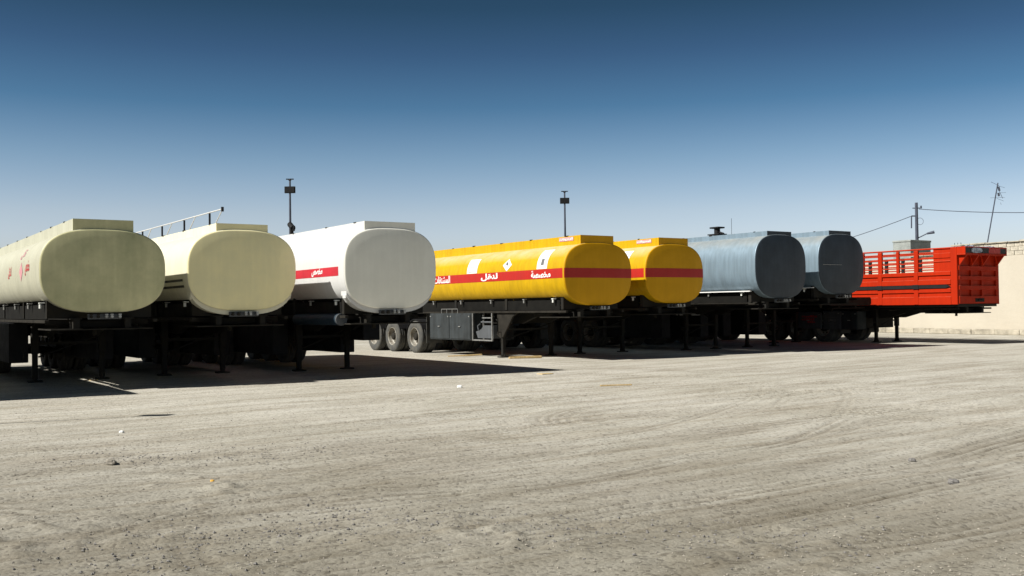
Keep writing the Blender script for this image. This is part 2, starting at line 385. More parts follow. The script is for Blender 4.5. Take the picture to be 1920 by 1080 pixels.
vo = n.nodes.new('ShaderNodeTexVoronoi'); vo.inputs['Scale'].default_value = 34; L.new(t.outputs['Object'], vo.inputs['Vector'])
hs = n.nodes.new('ShaderNodeSeparateColor'); L.new(vo.outputs['Color'], hs.inputs[0])
G = mul(G, ramp(hs.outputs[0], .07, (.68, .67, .66), .24, (1.03, 1.03, 1.02)))
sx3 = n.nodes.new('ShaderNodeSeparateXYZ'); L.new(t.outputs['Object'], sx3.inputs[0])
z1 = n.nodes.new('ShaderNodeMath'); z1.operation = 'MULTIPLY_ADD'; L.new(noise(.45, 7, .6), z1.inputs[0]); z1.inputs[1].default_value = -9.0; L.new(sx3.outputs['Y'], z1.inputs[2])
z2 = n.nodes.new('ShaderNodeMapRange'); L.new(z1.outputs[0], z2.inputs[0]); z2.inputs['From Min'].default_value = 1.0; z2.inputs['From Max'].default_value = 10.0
G = mul(G, ramp(z2.outputs[0], 0, (.60, .59, .56), 1, (1, 1, 1)))  # vignette painted into the near ground, edge broken by noise; gravel coarser there too
ad = n.nodes.new('ShaderNodeAttribute'); ad.attribute_name = 'disturbed'
G = mul(G, (.46, .42, .37), ad.outputs['Fac'])
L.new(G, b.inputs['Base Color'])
bmp = n.nodes.new('ShaderNodeBump'); bmp.inputs['Strength'].default_value = 1; bmp.inputs['Distance'].default_value = .006
ad2 = n.nodes.new('ShaderNodeMath'); ad2.operation = 'ADD'; L.new(noise(40, 10, .7), ad2.inputs[0])
inv = n.nodes.new('ShaderNodeMath'); inv.operation = 'MULTIPLY'; inv.inputs[1].default_value = -.6; L.new(vo.outputs['Distance'], inv.inputs[0]); L.new(inv.outputs[0], ad2.inputs[1])
L.new(ad2.outputs[0], bmp.inputs['Height'])
L.new(bmp.outputs[0], b.inputs['Normal'])
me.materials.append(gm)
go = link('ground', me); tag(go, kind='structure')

# loose stones
def stones(count, sampler, smin, smax, name, m):
    base_v = np.array([(1,0,0),(-1,0,0),(0,1,0),(0,-1,0),(0,0,1),(0,0,-.6)], float)
    base_f = np.array([(0,2,4),(2,1,4),(1,3,4),(3,0,4),(2,0,5),(1,2,5),(3,1,5),(0,3,5)])
    px, py = sampler(count); sz = smin+(smax-smin)*rng.random(count)**4
    a = rng.random(count)*6.28; j = 1+.35*(rng.random((count, 6, 1))*2-1)
    v = base_v[None]*j*sz[:, None, None]*np.array([1, .8, .62])
    ca, sa = np.cos(a)[:, None], np.sin(a)[:, None]
    vx = v[..., 0]*ca-v[..., 1]*sa+px[:, None]; vy = v[..., 0]*sa+v[..., 1]*ca+py[:, None]
    jx = np.clip(((px-gx0)/st).astype(int), 0, nx-1); jy = np.clip(((py-gy0)/st).astype(int), 0, ny-1)
    vz = v[..., 2]+H[jy, jx][:, None]+sz[:, None]*.25
    vv = np.stack([vx, vy, vz], -1).reshape(-1, 3)
    ff = (base_f[None]+6*np.arange(count)[:, None, None]).reshape(-1, 3)
    me = bpy.data.meshes.new(name); me.from_pydata(vv.tolist(), [], ff.tolist()); me.materials.append(m)
    return link(name, me)
def samp(n_):
    y = 5.0+18*rng.random(n_)**2.0; x = (rng.random(n_)*2-1)*y*.56
    return x, y
def samp_patch(n_):
    c = [gp(300, 1050), gp(420, 1010), gp(250, 860), gp(620, 960), gp(1050, 1000), gp(1480, 1010), gp(520, 850), gp(780, 985)]
    k = rng.integers(0, len(c), n_); cx = np.array([q.x for q in c])[k]; cy = np.array([q.y for q in c])[k]
    return cx+rng.normal(0, .55, n_), np.maximum(cy+rng.normal(0, .3, n_), 4.5)
s1 = stones(22000, samp, .002, .012, 'gravel', M['gravel']); tag(s1, 'loose pebbles strewn over the dusty yard', 'gravel', kind='stuff')
s2 = stones(3500, samp_patch, .003, .016, 'gravel', M['stone']); tag(s2, 'dark coarse stones churned up in patches near the front of the yard', 'gravel', kind='stuff')

# ------------------------------------------------------------------ trailers
def sect(a, b_, nexp, N=72):
    out = []
    for i in range(N):
        t = 2*math.pi*i/N; c, s_ = math.cos(t), math.sin(t)
        out.append((a*math.copysign(abs(c)**(2/nexp), c), b_*math.copysign(abs(s_)**(2/nexp), s_)))
    return out
_wheel = {}
def make_wheel(parent, x, y, side, r=.56):
    key = r
    if key not in _wheel:
        w = MB()
        for off in (0, .33):
            w.lathe([(off+.03, r*.56), (off+.005, r*.60), (off-.0, r*.72), (off+.0, r*.86), (off+.02, r*.95), (off+.05, r), (off+.10, r), (off+.105, r*.975), (off+.125, r*.975), (off+.13, r), (off+.18, r),
                     (off+.185, r*.975), (off+.205, r*.975), (off+.21, r), (off+.25, r), (off+.28, r*.95), (off+.29, r*.86), (off+.285, r*.7), (off+.26, r*.56)], 40)
        rm = MB(); rm.lathe([(.01, r*.585), (.0, r*.56), (.03, r*.54), (.06, r*.53), (.13, r*.50), (.17, r*.42), (.16, r*.30), (.15, r*.12), (.15, 0.001)], 32)
        rm.lathe([(.34, r*.56), (.6, r*.56)], 32)
        hb = MB(); hb.lathe([(.16, r*.24), (.05, r*.22), (.02, r*.15), (.01, 0.001)], 20)
        for k in range(8):
            t = k*math.pi/4; hb.bar((.17, r*.34*math.cos(t), r*.34*math.sin(t)), (.12, r*.34*math.cos(t), r*.34*math.sin(t)), .02, 6)
        _wheel[key] = (w.mesh('wheel', M['rubber']), rm.mesh('rim', M['rim']), hb.mesh('hub', M['brown']))
    a, b_, c = _wheel[key]
    o = link('wheel', a, parent, (x, y, r-.01)); o.rotation_euler = (random.random()*6, 0, 0 if side < 0 else math.pi)
    if side > 0: o.rotation_euler = (0, 0, math.pi)
    link('rim', b_, o); link('hub', c, o)
    return o
def chassis(root, L_, zt, legs=.7, leg_s=3.6, wheels=(8.3, 9.6, 10.9), y0=.15, deep=.42, neck=3.1, lab=None, gy=True, mb_side=True):
    """running gear under a deck whose underside is at zt"""
    for sx in (-1, 1):
        f = MB(); x0, x1 = sx*.42, sx*.54
        f.prism([(y0, zt), (y0, zt-.2), (neck-.7, zt-.22), (neck, zt-deep), (L_-.2, zt-deep), (L_-.2, zt)], 'x', x0, x1)
        f.box(x0-sx*.04, x1+sx*.05, y0+.01, L_-.21, zt-.025, zt+.003)
        part('chassis_beam', f, M['dark'], root)
    cm = None
    for y in np.arange(y0+.3, L_-.3, 1.3):
        if cm is None: c = MB(); c.box(-.419, .419, 0, .09, zt-.18, zt-.05); cm = c.mesh('cross_member', M['dark'])
        link('cross_member', cm, root, (0, float(y), 0))
    f = MB(); f.bbox(-.95, .95, y0-.04, y0+1.4, zt-.235, zt-.205, .005); f.bar((0, .9, zt-.34), (0, .9, zt-.24), .045, 10); part('coupling_plate', f, M['brown'], root)
    for sx in (-1, 1):
        f = MB(); f.bbox(sx*.97, sx*1.05, y0, L_-.3, zt-.09, zt-.03, .006)
        for y in np.arange(y0+.4, L_-.5, 1.25): f.box(sx*.545, sx*.968, y, y+.07, zt-.13, zt-.035)
        part('side_rail', f, M['brown'], root)
    for sx in (-1, 1):
        l = MB(); x = sx*legs
        l.bbox(x-.075, x+.075, leg_s-.075, leg_s+.075, .62, zt-.03, .01)
        l.bbox(x-.055, x+.055, leg_s-.055, leg_s+.055, .06, .64, .008)
        l.bar((x, leg_s, .95), (x-sx*.15, leg_s+.85, zt-.15), .025, 6)
        lo = part('landing_leg', l, M['dark'], root)
        ft = MB(); ft.bbox(x-.15, x+.15, leg_s-.13, leg_s+.13, .0, .035, .008); ft.prism([(leg_s-.11, .036), (leg_s+.11, .036), (leg_s+.04, .2), (leg_s-.04, .2)], 'x', x-.03, x+.03)
        part('foot', ft, M['brown'], lo)
    g = MB(); g.box(-legs+.07, legs-.07, leg_s-.03, leg_s+.03, .82, .88); g.bar((-legs+.07, leg_s, .55), (legs-.07, leg_s, 1.0), .02, 6); part('leg_brace', g, M['dark'], root)
    h = MB(); h.path([(-legs-.08, leg_s-.02, .78), (-legs-.2, leg_s-.02, .78), (-legs-.26, leg_s-.05, .72), (-legs-.26, leg_s-.3, .6), (-legs-.3, leg_s-.34, .45)], .014, 6); part('crank_handle', h, M['brown'], root)
    for y in wheels:
        ax = MB(); ax.bar((-.95, y, .53), (.95, y, .53), .07, 10); ax.box(-.56, -.44, y-.5, y+.5, .62, .72); ax.box(.44, .56, y-.5, y+.5, .62, .72)
        ax.box(-.53, -.47, y-.06, y+.06, .66, zt-deep+.0); ax.box(.47, .53, y-.06, y+.06, .66, zt-deep+.0)
        part('axle', ax, M['dark'], root)
        for sx in (-1, 1): make_wheel(root, sx*1.22, y, sx)
    for sx in (-1, 1):
        mg = MB(); N = 8
        for y in wheels:
            P = []
            for i in range(N+1):
                t_ = math.pi*(.15+.7*i/N); P.append((y-.64*math.cos(t_), .55+.62*math.sin(t_)))
            P2 = [(p[0], p[1]-.02) for p in P[::-1]]
            for q in range(N): mg.prism([P[q], P[q+1], P2[N-1-q], P2[N-q]], 'x', sx*.60, sx*1.20)
        part('mudguard', mg, M['black'], root)
        fp = MB(); fp.box(sx*.6, sx*1.2, wheels[0]-.86, wheels[0]-.84, .35, zt-.15); part('mud_flap', fp, M['rubber'], root)
    bm = MB(); bm.bbox(-1.15, 1.15, L_-.15, L_-.05, .5, .64, .01); bm.box(-.5, -.42, L_-.199, L_-.152, .5, zt-.03); bm.box(.42, .5, L_-.199, L_-.152, .5, zt-.03); part('rear_bumper', bm, M['black'], root)
def toolbox(root, x, y0, y1, z0, z1, m, d=.55, doors=2, name='toolbox', labels=None):
    b_ = MB(); b_.bbox(x, x+d, y0, y1, z0, z1, .012); o = part(name, b_, m, root)
    if labels: o['label'] = labels
    w = (y1-y0)/doors
    for k in range(doors):
        q = MB(); q.bbox(x-.018, x-.002, y0+k*w+.03, y0+(k+1)*w-.03, z0+.04, z1-.04, .005); dd = part('door', q, m, o)
        if labels: dd['label'] = labels
        hh = MB(); hh.bbox(x-.05, x-.02, y0+(k+.5)*w-.06, y0+(k+.5)*w+.06, z0+.5*(z1-z0)-.01, z0+.5*(z1-z0)+.02, .004)
        hh.box(x-.03, x-.019, y0+k*w+.06, y0+k*w+.12, z1-.12, z1-.08); hh.box(x-.03, x-.019, y0+(k+1)*w-.12, y0+(k+1)*w-.06, z1-.12, z1-.08)
        part('latch', hh, M['steel'], o if False else dd) if False else part('latch', hh, M['steel'], o)
    return o

def tanker(label, X, Y, w, zb, zt, T, body, L_=12.0, head=None, nexp=2.7, wall_w=1.12, wall_side=None, stripe=None, face_stripe=None,
           rivets=True, legs=.7, leg_s=3.6, wheels=(8.3, 9.6, 10.9), cradle=None, dome=.07, wy0=.05, guards=True):
    root = thing('tanker_trailer', label, 'tanker trailer', (X, Y, 0), PHI, 'tanker trailers parked side by side')
    a = w/2; bb = (zt-zb)/2; zc = (zt+zb)/2
    hw = lambda z: a*max(0, 1-abs((z-zc)/bb)**nexp)**(1/nexp)
    sec = sect(a, bb, nexp); N = len(sec)
    # barrel
    m = MB(); vv = []; ysn = [0.0, .03] + list(np.linspace(1.5, L_-.03, 8)) + [L_]
    for y in ysn:
        for (x, z) in sec: vv.append((x, y, zc+z))
    m.add(vv, [(k*N+i, k*N+(i+1) % N, (k+1)*N+(i+1) % N, (k+1)*N+i) for k in range(len(ysn)-1) for i in range(N)], True)
    part('tank_barrel', m, body, root)
    # heads: knuckle then shallow dish
    for (y, sg, nm) in ((0, -1, 'front_head'), (L_, 1, 'rear_head')):
        m = MB(); vv = []; rings = [(1.0, 0), (.992, .014), (.97, .02), (.93, .026), (.85, .026+dome*.25), (.7, .026+dome*.5), (.5, .026+dome*.75), (.25, .026+dome*.94), (.02, .026+dome)]
        for (k, d) in rings:
            ko = k
            for (x, z) in sec: vv.append((x-(1-k)*a*(x/a), y+sg*d, zc+z-(1-k)*bb*(z/bb)))
        m.add(vv, [(k*N+i, k*N+(i+1) % N, (k+1)*N+(i+1) % N, (k+1)*N+i) for k in range(len(rings)-1) for i in range(N)], True)
        m.add(vv[-N:], [tuple(range(N))], True)
        h_ = part(nm, m, head or body, root)
    # rolled rim where the head meets the barrel, and weld bands
    for y in (0.0, 2.9, 5.8, 8.7, L_):
        m = MB(); vv = []; wd = .028 if y in (0.0, L_) else .02; pr = .008 if y in (0.0, L_) else .0035
        prof = [(-wd, 0), (-wd*.7, pr), (wd*.7, pr), (wd, 0)]
        for (dy, o_) in prof:
            for (x, z) in sec:
                nrm = Vector((x/a, z/bb)).normalized(); vv.append((x+nrm.x*o_, y+dy+(.03 if y == 0 else (-.03 if y == L_ else 0)), zc+z+nrm.y*o_))
        m.add(vv, [(k*N+i, k*N+(i+1) % N, (k+1)*N+(i+1) % N, (k+1)*N+i) for k in range(3) for i in range(N)], True)
        part('weld_band', m, body, root)
    # walkway trough on top
    ww = wall_w/2; z0 = zc + bb*max(0, 1-abs(ww/a)**nexp)**(1/nexp) - .03
    m = MB()
    m.box(-ww, -ww+.03, wy0, L_-.1, z0, T); m.box(ww-.03, ww, wy0, L_-.1, z0, T)
    m.box(-ww+.031, ww-.031, L_-.13, L_-.1, z0, T-.001)
    part('walkway_coaming', m, wall_side or body, root)
    m = MB(); m.box(-ww-.002, ww+.002, wy0-.02, wy0-.001, z0, T+.002); part('walkway_end_plate', m, head or body, root)
    m = MB()
    for y in np.arange(1.2, L_-1, 2.4):
        m = MB(); m.lathe([(0, .3), (.0, .27), (.13, .27), (.15, .2), (.16, .001)], 24)
        k = len(m.v); q = m.v[-24*5:]; m.v[-24*5:] = [(p[2]*1, y+p[1], T-.12+p[0]) for p in q]
        part('manhole_lid', m, M['steel'], root)
    # small clutter on the coaming: hinges, clips, lugs
    m = MB()
    for k in range(7):
        y = .7+k*1.6+random.uniform(-.3, .3)
        if y > L_-.5: break
        d = random.uniform(.02, .05); m = MB(); m.box(-ww-.008, -ww+.04, y, y+random.uniform(.03, .14), T-.01, T+d*.5); part('coaming_clip', m, M['brown'], root)
    # saddles
    m = MB()
    ct = zb-.11
    for y in (.35, 3.2, 6.2, L_-3.6, L_-.6):
        m = MB(); P = [(-.98, ct)] + [(xx, zc-bb*max(0, 1-abs(xx/a)**nexp)**(1/nexp)-.003) for xx in np.linspace(-.98, .98, 13)] + [(.98, ct)]
        m.prism(P, 'y', y, y+.12); part('saddle', m, M['dark'], root)
    if cradle:
        m = MB(); P = []; Q = []
        for xx in np.linspace(-a*.93, a*.93, 21):
            zz = zc-bb*max(0, 1-abs(xx/a)**nexp)**(1/nexp); P.append((xx, zz-.10)); Q.append((xx, zz-.005))
        for q in range(20): m.prism([P[q], P[q+1], Q[q+1], Q[q]], 'y', .06, .34)
        for sx in (-1, 1): m.bbox(sx*a*.90, sx*(a*.90+.04), .1, .26, P[0][1]-.07, P[0][1]+.02, .01)
        part('front_cradle', m, cradle, root)
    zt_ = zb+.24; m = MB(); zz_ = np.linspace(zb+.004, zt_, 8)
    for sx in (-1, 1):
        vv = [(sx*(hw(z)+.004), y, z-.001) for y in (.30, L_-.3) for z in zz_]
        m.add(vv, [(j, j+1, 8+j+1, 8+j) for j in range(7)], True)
    part('belly_shade_band', m, M['shade_black'], root)  # dark band painting the shade on the tank's lower curve
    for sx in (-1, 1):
        m = MB(); m.bbox(sx*.93, sx*.955, .55, L_-.4, ct-.02, zb+.16, .004); part('shade_skirt', m, M['shade_black'], root)  # black panels added so the shaded gap below the tank reads dark
        if guards: m = MB(); m.bbox(sx*.72, sx*1.12, 4.35, wheels[0]-.95, .40, ct-.10, .015); part('side_locker', m, M['black'], root)
    # side skirt pipe and brackets with marker lamps
    for sx in (-1, 1):
        for k, y in enumerate((.75, 2.2, 4.0, 5.8, 7.6, 9.6)):
            z = zb+.20; x = sx*hw(z+.03); q = MB()
            q.bbox(x-.015*sx, x+sx*.09, y-.05, y+.05, z-.02, z+.005, .004); q.bar((x+sx*.06, y, z-.03), (x+sx*.06, y, z-.11), .03, 8)
            bk = part('side_bracket', q, M['steel'] if k != 0 else M['lampw'], root)
    # connector panel under the front head
    m = MB(); m.bbox(-.31, .31, -.05, .02, zb-.135, zb-.03, .008); cp = part('connector_panel', m, M['lightgrey'], root)
    for xx in (-.26, -.13, .02, .12, .27):
        m = MB(); m.bar((xx, -.062, zb-.085), (xx, -.13, zb-.085), .028, 8); m.box(xx-.03, xx+.03, -.12, -.10, zb-.055, zb-.03); part('coupling', m, M['brown'] if xx < 0 else M['steel'], cp)
    # discharge pipe and valves under the belly
    m = MB(); m.bar((-.2, 2.5, zb-.26), (-.2, L_-1.5, zb-.26), .06, 10)
    for y in (4.2, 6.4, L_-2.5): m.bar((-.2, y, zb-.26), (0, y, zb+.02), .08, 10)
    m.bar((-.2, 5.2, zb-.26), (-1.08, 5.2, zb-.46), .05, 10); part('discharge_pipe', m, M['brown'], root)
    chassis(root, L_, ct, legs, leg_s, wheels)
    if stripe:
        z1, z2, y1, y2, sm = stripe; m = MB(); vv = []; zz = np.linspace(z1, z2, 9); yy = np.linspace(y1, y2, 12)
        for sx in (-1, 1):
            vv = [(sx*(hw(z)+.004), y, z) for y in yy for z in zz]
            m.add(vv, [(i*9+j, i*9+j+1, (i+1)*9+j+1, (i+1)*9+j) for i in range(11) for j in range(8)], True)
        part('stripe', m, sm, root)
        if face_stripe:
            m = MB(); vv = []; K = 40
            hh = lambda z, k: hw(z)
            us = np.concatenate([[-1, -.99, -.98, -.965], np.linspace(-.93, .93, K), [.965, .98, .99, 1]])
            def depth(x, z):
                # invert the head profile: ring factor k from superellipse radius
                k = (abs(x/a)**nexp+abs((z-zc)/bb)**nexp)**(1/nexp)
                ks = [r_[0] for r_ in rings][::-1]; ds = [r_[1] for r_ in rings][::-1]
                return float(np.interp(k, ks, ds))
            for u in us:
                for z in zz:
                    x = u*(hw(z)+.001); vv.append((x, -depth(x, z)-.005, z))
            m.add(vv, [(i*9+j, i*9+j+1, (i+1)*9+j+1, (i+1)*9+j) for i in range(len(us)-1) for j in range(8)], True)
            part('front_stripe', m, sm, root)
    root['_'] = 0; del root['_']
    return root, hw, zc, bb
def side_text(root, hw, word, y_front, width, z0, hgt, m, bold=.03, shear=0, name='lettering', off=.008):
    v, f = geo(word, bold, shear); q = MB()
    q.add([(-(hw(z0+p[1]*hgt)+off), y_front+width-p[0]*width, z0+p[1]*hgt) for p in v], f)
    return part(name, q, m, root, fix=False)
def side_sheet(root, hw, y0, y1, z0, z1, m, name='placard', shape='rect', off=.006):
    q = MB(); n_ = 12; vv = []; ff = []
    for i in range(n_+1):
        t_ = i/n_; z = z0+(z1-z0)*t_
        k = 1 if shape == 'rect' else max(.001, 1-abs(2*t_-1))
        yc = (y0+y1)/2; h_ = (y1-y0)/2*k
        vv += [(-(hw(z)+off), yc-h_, z), (-(hw(z)+off), yc+h_, z)]
    ff = [(2*i, 2*i+1, 2*i+3, 2*i+2) for i in range(n_)]
    q.add(vv, ff, True); return part(name, q, m, root, fix=False)

t0, *_ = tanker('cream tanker standing just beyond the left edge of the picture', -10.75, 17.0, 2.2, 1.52, 3.12, 3.31, M['cream'], nexp=2.75)
t1, h1, *_ = tanker('dull olive-cream tanker at the left edge, small red script on its flank', -7.97, 19.8, 2.33, 1.52, 3.14, 3.335, M['cream'], head=M['cream_head'], nexp=2.75)
side_text(t1, h1, 'مخصص', 1.15, .55, 2.28, .30, M['printr'], .02, name='lettering')
side_text(t1, h1, 'لنقل', 3.6, .45, 2.28, .26, M['printr'], .02)
side_text(t1, h1, 'نقل', 2.05, .5, 2.64, .22, M['printp'], .02)
pl = side_sheet(t1, h1, 2.0, 2.45, 2.18, 2.58, M['printp'], 'faded_placard', 'tri')
t2, h2, zc2, _ = tanker('sand-cream tanker with a handrail along its top, second from left', -5.73, 21.6, 2.36, 1.53, 3.24, 3.37, M['sand'], head=M['sand_head'], nexp=2.7, cradle=M['sand'])
for z in (2.02, 2.15):
    side_sheet(t2, h2, .35, 9, z, z+.05, M['bblack'], 'black_line')
m = MB(); m.path([(.53, 3.0, 3.98), (.53, 11.8, 3.98)], .017, 8)
rail = part('handrail', m, M['white'], t2)
for y in (4.0, 6.2, 8.4, 10.6):
    q = MB(); q.bbox(.51, .55, y-.026, y+.026, 3.36, 3.96, .004); part('post', q, M['black'], rail)
    q = MB(); q.bar((.53, y, 3.40), (.53, y-1.0, 3.97), .013, 6); part('brace', q, M['white'], rail)
q = MB(); q.bar((.53, 3.0, 3.92), (.53, 3.0, 4.03), .035, 8); part('post', q, M['black'], rail)
t3, h3, *_ = tanker('white tanker with short crimson stripe on its flank, third from left', -2.68, 22.5, 2.27, 1.53, 3.31, 3.455, M['white'], head=M['white_head'], nexp=2.85, wall_w=1.25,
                    stripe=(2.26, 2.46, .30, 12, M['crimson']), cradle=M['white'], legs=.65, leg_s=3.8)
side_text(t3, h3, 'مخصص', 1.15, .62, 2.275, .18, M['printw'], .035, .3)
q = MB(); N = 20; vv = []
for i in range(N):
    t_ = 2*math.pi*i/N
    for r_ in (.09, .115): vv.append((-(h3(2.12+r_*math.sin(t_))+.006), 3.0+r_*math.cos(t_), 2.12+r_*math.sin(t_)))
q.add(vv, [(2*i, 2*i+1, (2*i+3) % (2*N), (2*i+2) % (2*N)) for i in range(N)])
q.add([(-(h3(z)+.006), y, z) for (y, z) in ((2.99, 2.03), (3.02, 2.03), (3.05, 2.21), (3.02, 2.21))], [(0, 1, 2, 3)])
part('round_mark', q, M['printp'], t3, fix=False)
m = MB(); m.bar((-1.0, .5, 1.30), (-1.0, 3.0, 1.30), .13, 16); ps = part('hose_tube', m, M['blue'], t3)
m = MB(); m.bar((-1.0, .44, 1.30), (-1.0, .50, 1.30), .135, 16); part('end_cap', m, M['lightgrey'], ps)
def top_valve(root, x, y, z, s=1.0):
    m = MB(); m.bar((x, y, z-.12), (x, y, z+.22*s), .10*s, 12); m.bbox(x-.2*s, x+.2*s, y-.26*s, y+.26*s, z-.0, z+.035, .005)
    m.bbox(x-.16*s, x+.16*s, y-.2*s, y+.2*s, z+.22*s, z+.27*s, .01); m.bar((x, y-.3*s, z+.03), (x, y+.1*s, z+.16*s), .03, 8)
    return part('top_valve', m, M['black'], root)
m = MB(); m.bbox(.75, 1.22, 3.05, 4.30, .74, 1.33, .015); part('spare_locker', m, M['black'], t3)
m = MB(); m.bar((-.5, 4.6, 3.42), (-.5, 4.6, 3.62), .05, 10); m.bar((-.5, 4.5, 3.62), (-.5, 4.72, 3.74), .07, 10); m.bar((-.5, 4.45, 3.55), (-.5, 4.42, 3.68), .03, 8); part('vent_valve', m, M['black'], t3)

YR = M['stripe']
def yellow(label, X, Y, w, zb, zt, T, y_words):
    r, h, zc, bb = tanker(label, X, Y, w, zb, zt, T, M['yellow'], head=M['yellow_head'], nexp=2.75, wall_w=1.18, stripe=(zb+.77, zb+1.04, .03, 12, YR), face_stripe=True,
                  legs=.9, leg_s=3.55, wheels=(8.7, 10.38, 11.85), L_=13.1, guards=False)
    z0 = zb+.80
    side_text(r, h, 'مخصصة', .62, .95, z0+.0, .21, M['printw'], .035)
    side_text(r, h, 'لنقل', 3.35, .95, z0-.01, .23, M['printw'], .035)
    side_text(r, h, 'المشتقات', 6.2, 1.05, z0-.01, .24, M['printw'], .022)
    side_sheet(r, h, .8, 1.3, zb+1.05, zb+1.60, M['printw'], 'poster')
    side_sheet(r, h, .97, 1.11, zb+1.16, zb+1.34, M['printk'], 'poster_print', off=.009)
    for k in range(2): side_sheet(r, h, .93, 1.17, zb+1.39+k*.04, zb+1.405+k*.04, M['printk'], 'poster_print', off=.009)
    side_sheet(r, h, 2.62, 3.1, zb+1.05, zb+1.42, M['printw'], 'hazard_placard', 'tri')
    v = [(0, 0), (.03, -.03), (.055, .0), (.05, .05), (.025, .08), (.03, .05), (.0, .12), (-.02, .07), (-.045, .09), (-.05, .03), (-.03, -.02)]
    q = MB(); q.add([(-(h(zb+1.24+z)+.010), 2.88-y*1.2, zb+1.24+z) for (y, z) in v], [tuple(range(len(v)))])
    q.add([(-(h(zb+1.18+z)+.010), 2.88-y, zb+1.18+z) for (y, z) in ((-.06, 0), (.06, 0), (.06, .012), (-.06, .012))], [(0, 1, 2, 3)])
    part('flame_mark', q, M['printk'], r, fix=False)
    side_sheet(r, h, 4.55, 5.15, zb+1.05, zb+1.50, M['printw'], 'poster')
    for k, (d, ww_) in enumerate(((.18, .26), (.27, .16), (.03, .4))): side_sheet(r, h, 4.85-ww_/2, 4.85+ww_/2, zb+1.06+d, zb+1.075+d, M['printk'], 'poster_print', off=.009)
    # plate on the coaming
    q = MB(); q.bbox(-.602, -.594, .35, 1.02, T-.135, T-.03, .001); p = part('name_plate', q, M['printp'], r)
    v, f = geo('المحروقات', .02); q = MB(); q.add([(-.606, 1.0-p_[0]*.63, T-.125+p_[1]*.085) for p_ in v], f); part('lettering', q, M['printw'], p, fix=False)
    return r, h
t4, h4 = yellow('long yellow tanker with red band and Arabic lettering, hazard diamond in view', 2.44, 28.6, 2.42, 1.56, 3.32, 3.53, 0)
t5, h5 = yellow('yellow tanker squeezed between the other yellow tanker and the grey ones', 4.9, 30.5, 2.34, 1.60, 3.37, 3.56, 0)
# cabinet and pump frame on the near side of the long yellow tanker
tb = toolbox(t4, -1.2, 4.95, 7.6, .50, 1.36, M['box'], doors=2, name='side_cabinet')
m = MB()
for y in (5.9, 6.25, 6.6, 6.95): m.bar((-1.12, y, 1.36), (-1.12, y, 1.5), .010, 6)
m.bar((-1.12, 5.9, 1.5), (-1.12, 6.95, 1.5), .010, 6); part('cabinet_rail', m, M['steel'], t4)
m = MB()
for y in (3.72, 4.85):
    m.box(-1.2, -1.16, y, y+.04, .5, 1.36); m.box(-.8, -.76, y, y+.04, .5, 1.36)
m.box(-1.195, -1.165, 3.762, 4.848, .5, .54); m.box(-1.195, -1.165, 3.762, 4.3, 1.2, 1.23); part('pump_frame', m, M['steel'], t4)
m = MB(); m.prism([(3.80, .58), (4.7, .58), (4.82, .78), (4.5, .86), (4.35, .98), (3.80, .98)], 'x', -1.1, -.84); part('pump_casing', m, M['lightgrey'], t4)
m = MB(); m.bar((-1.12, 3.8, 1.08), (-1.12, 4.45, 1.08), .03, 8); m.path([(-1.13, 4.62, .84), (-1.13, 4.66, .96), (-1.13, 4.5, 1.03)], .018); part('pump_pipe', m, M['lightgrey'], t4)
m = MB(); m.prism([(2.55, 1.42), (3.3, 1.42), (3.75, 1.40), (3.72, .62), (3.45, .62), (2.9, 1.25)], 'x', -.99, -.93); part('gooseneck_plate', m, M['brown'], t4)
G6 = dict(L_=12.2, nexp=2.85, wall_w=1.1)
t6, h6, *_ = tanker('blue-grey tanker with a black valve on its roof beside the yellow ones', 8.5, 32.0, 2.33, 1.72, 3.72, 3.83, M['grey'], head=M['grey_shade_side'], **G6)
top_valve(t6, -.35, 2.4, 3.86, 1.0)
m = MB(); m.bbox(-1.10, -1.02, .3, 12, 1.93, 1.96, .004); part('rain_gutter', m, M['printw'], t6)
m = MB(); m.bar((-.5, 1.6, 3.8), (-.5, 1.6, 4.35), .006, 5); part('aerial', m, M['black'], t6)
t7, h7, *_ = tanker('blue-grey tanker with a creased end panel, nearest the red trailer', 11.0, 33.8, 2.32, 1.84, 3.84, 3.95, M['grey'], head=M['grey_shade_side'], **G6)
m = MB(); m.bbox(-1.10, -1.02, .3, 12, 2.05, 2.08, .004); part('rain_gutter', m, M['printw'], t7)
m = MB(); m.bbox(-1.02, -.1, -.112, -.080, 2.808, 2.818, .002); part('head_seam', m, M['steel'], t7)

# ------------------------------------------------------------------ empty flatbed between the grey tanker and the red trailer
fb = thing('flatbed_trailer', 'low empty flatbed trailer tucked behind the grey tanker, beside the red one', 'flatbed trailer', (12.7, 38.0, 0), PHI)
m = MB(); m.prism([(-1.2, 1.45), (1.12, 1.45), (1.2, 1.52), (1.2, 1.70), (1.14, 1.76), (-1.2, 1.76)], 'y', 0, .3); part('head_beam', m, M['brown'], fb)
m = MB(); m.bbox(-1.2, 1.2, .301, 11.5, 1.58, 1.74, .01); part('deck', m, M['dark'], fb)
m = MB()
for xx in (-.1, .25): m.bbox(xx, xx+.12, -.02, -.002, 1.66, 1.70, .002)
part('marker_lamp', m, M['lampw'], fb)
chassis(fb, 11.5, 1.575, legs=.65, leg_s=3.2, wheels=(7.2, 8.5, 9.8))

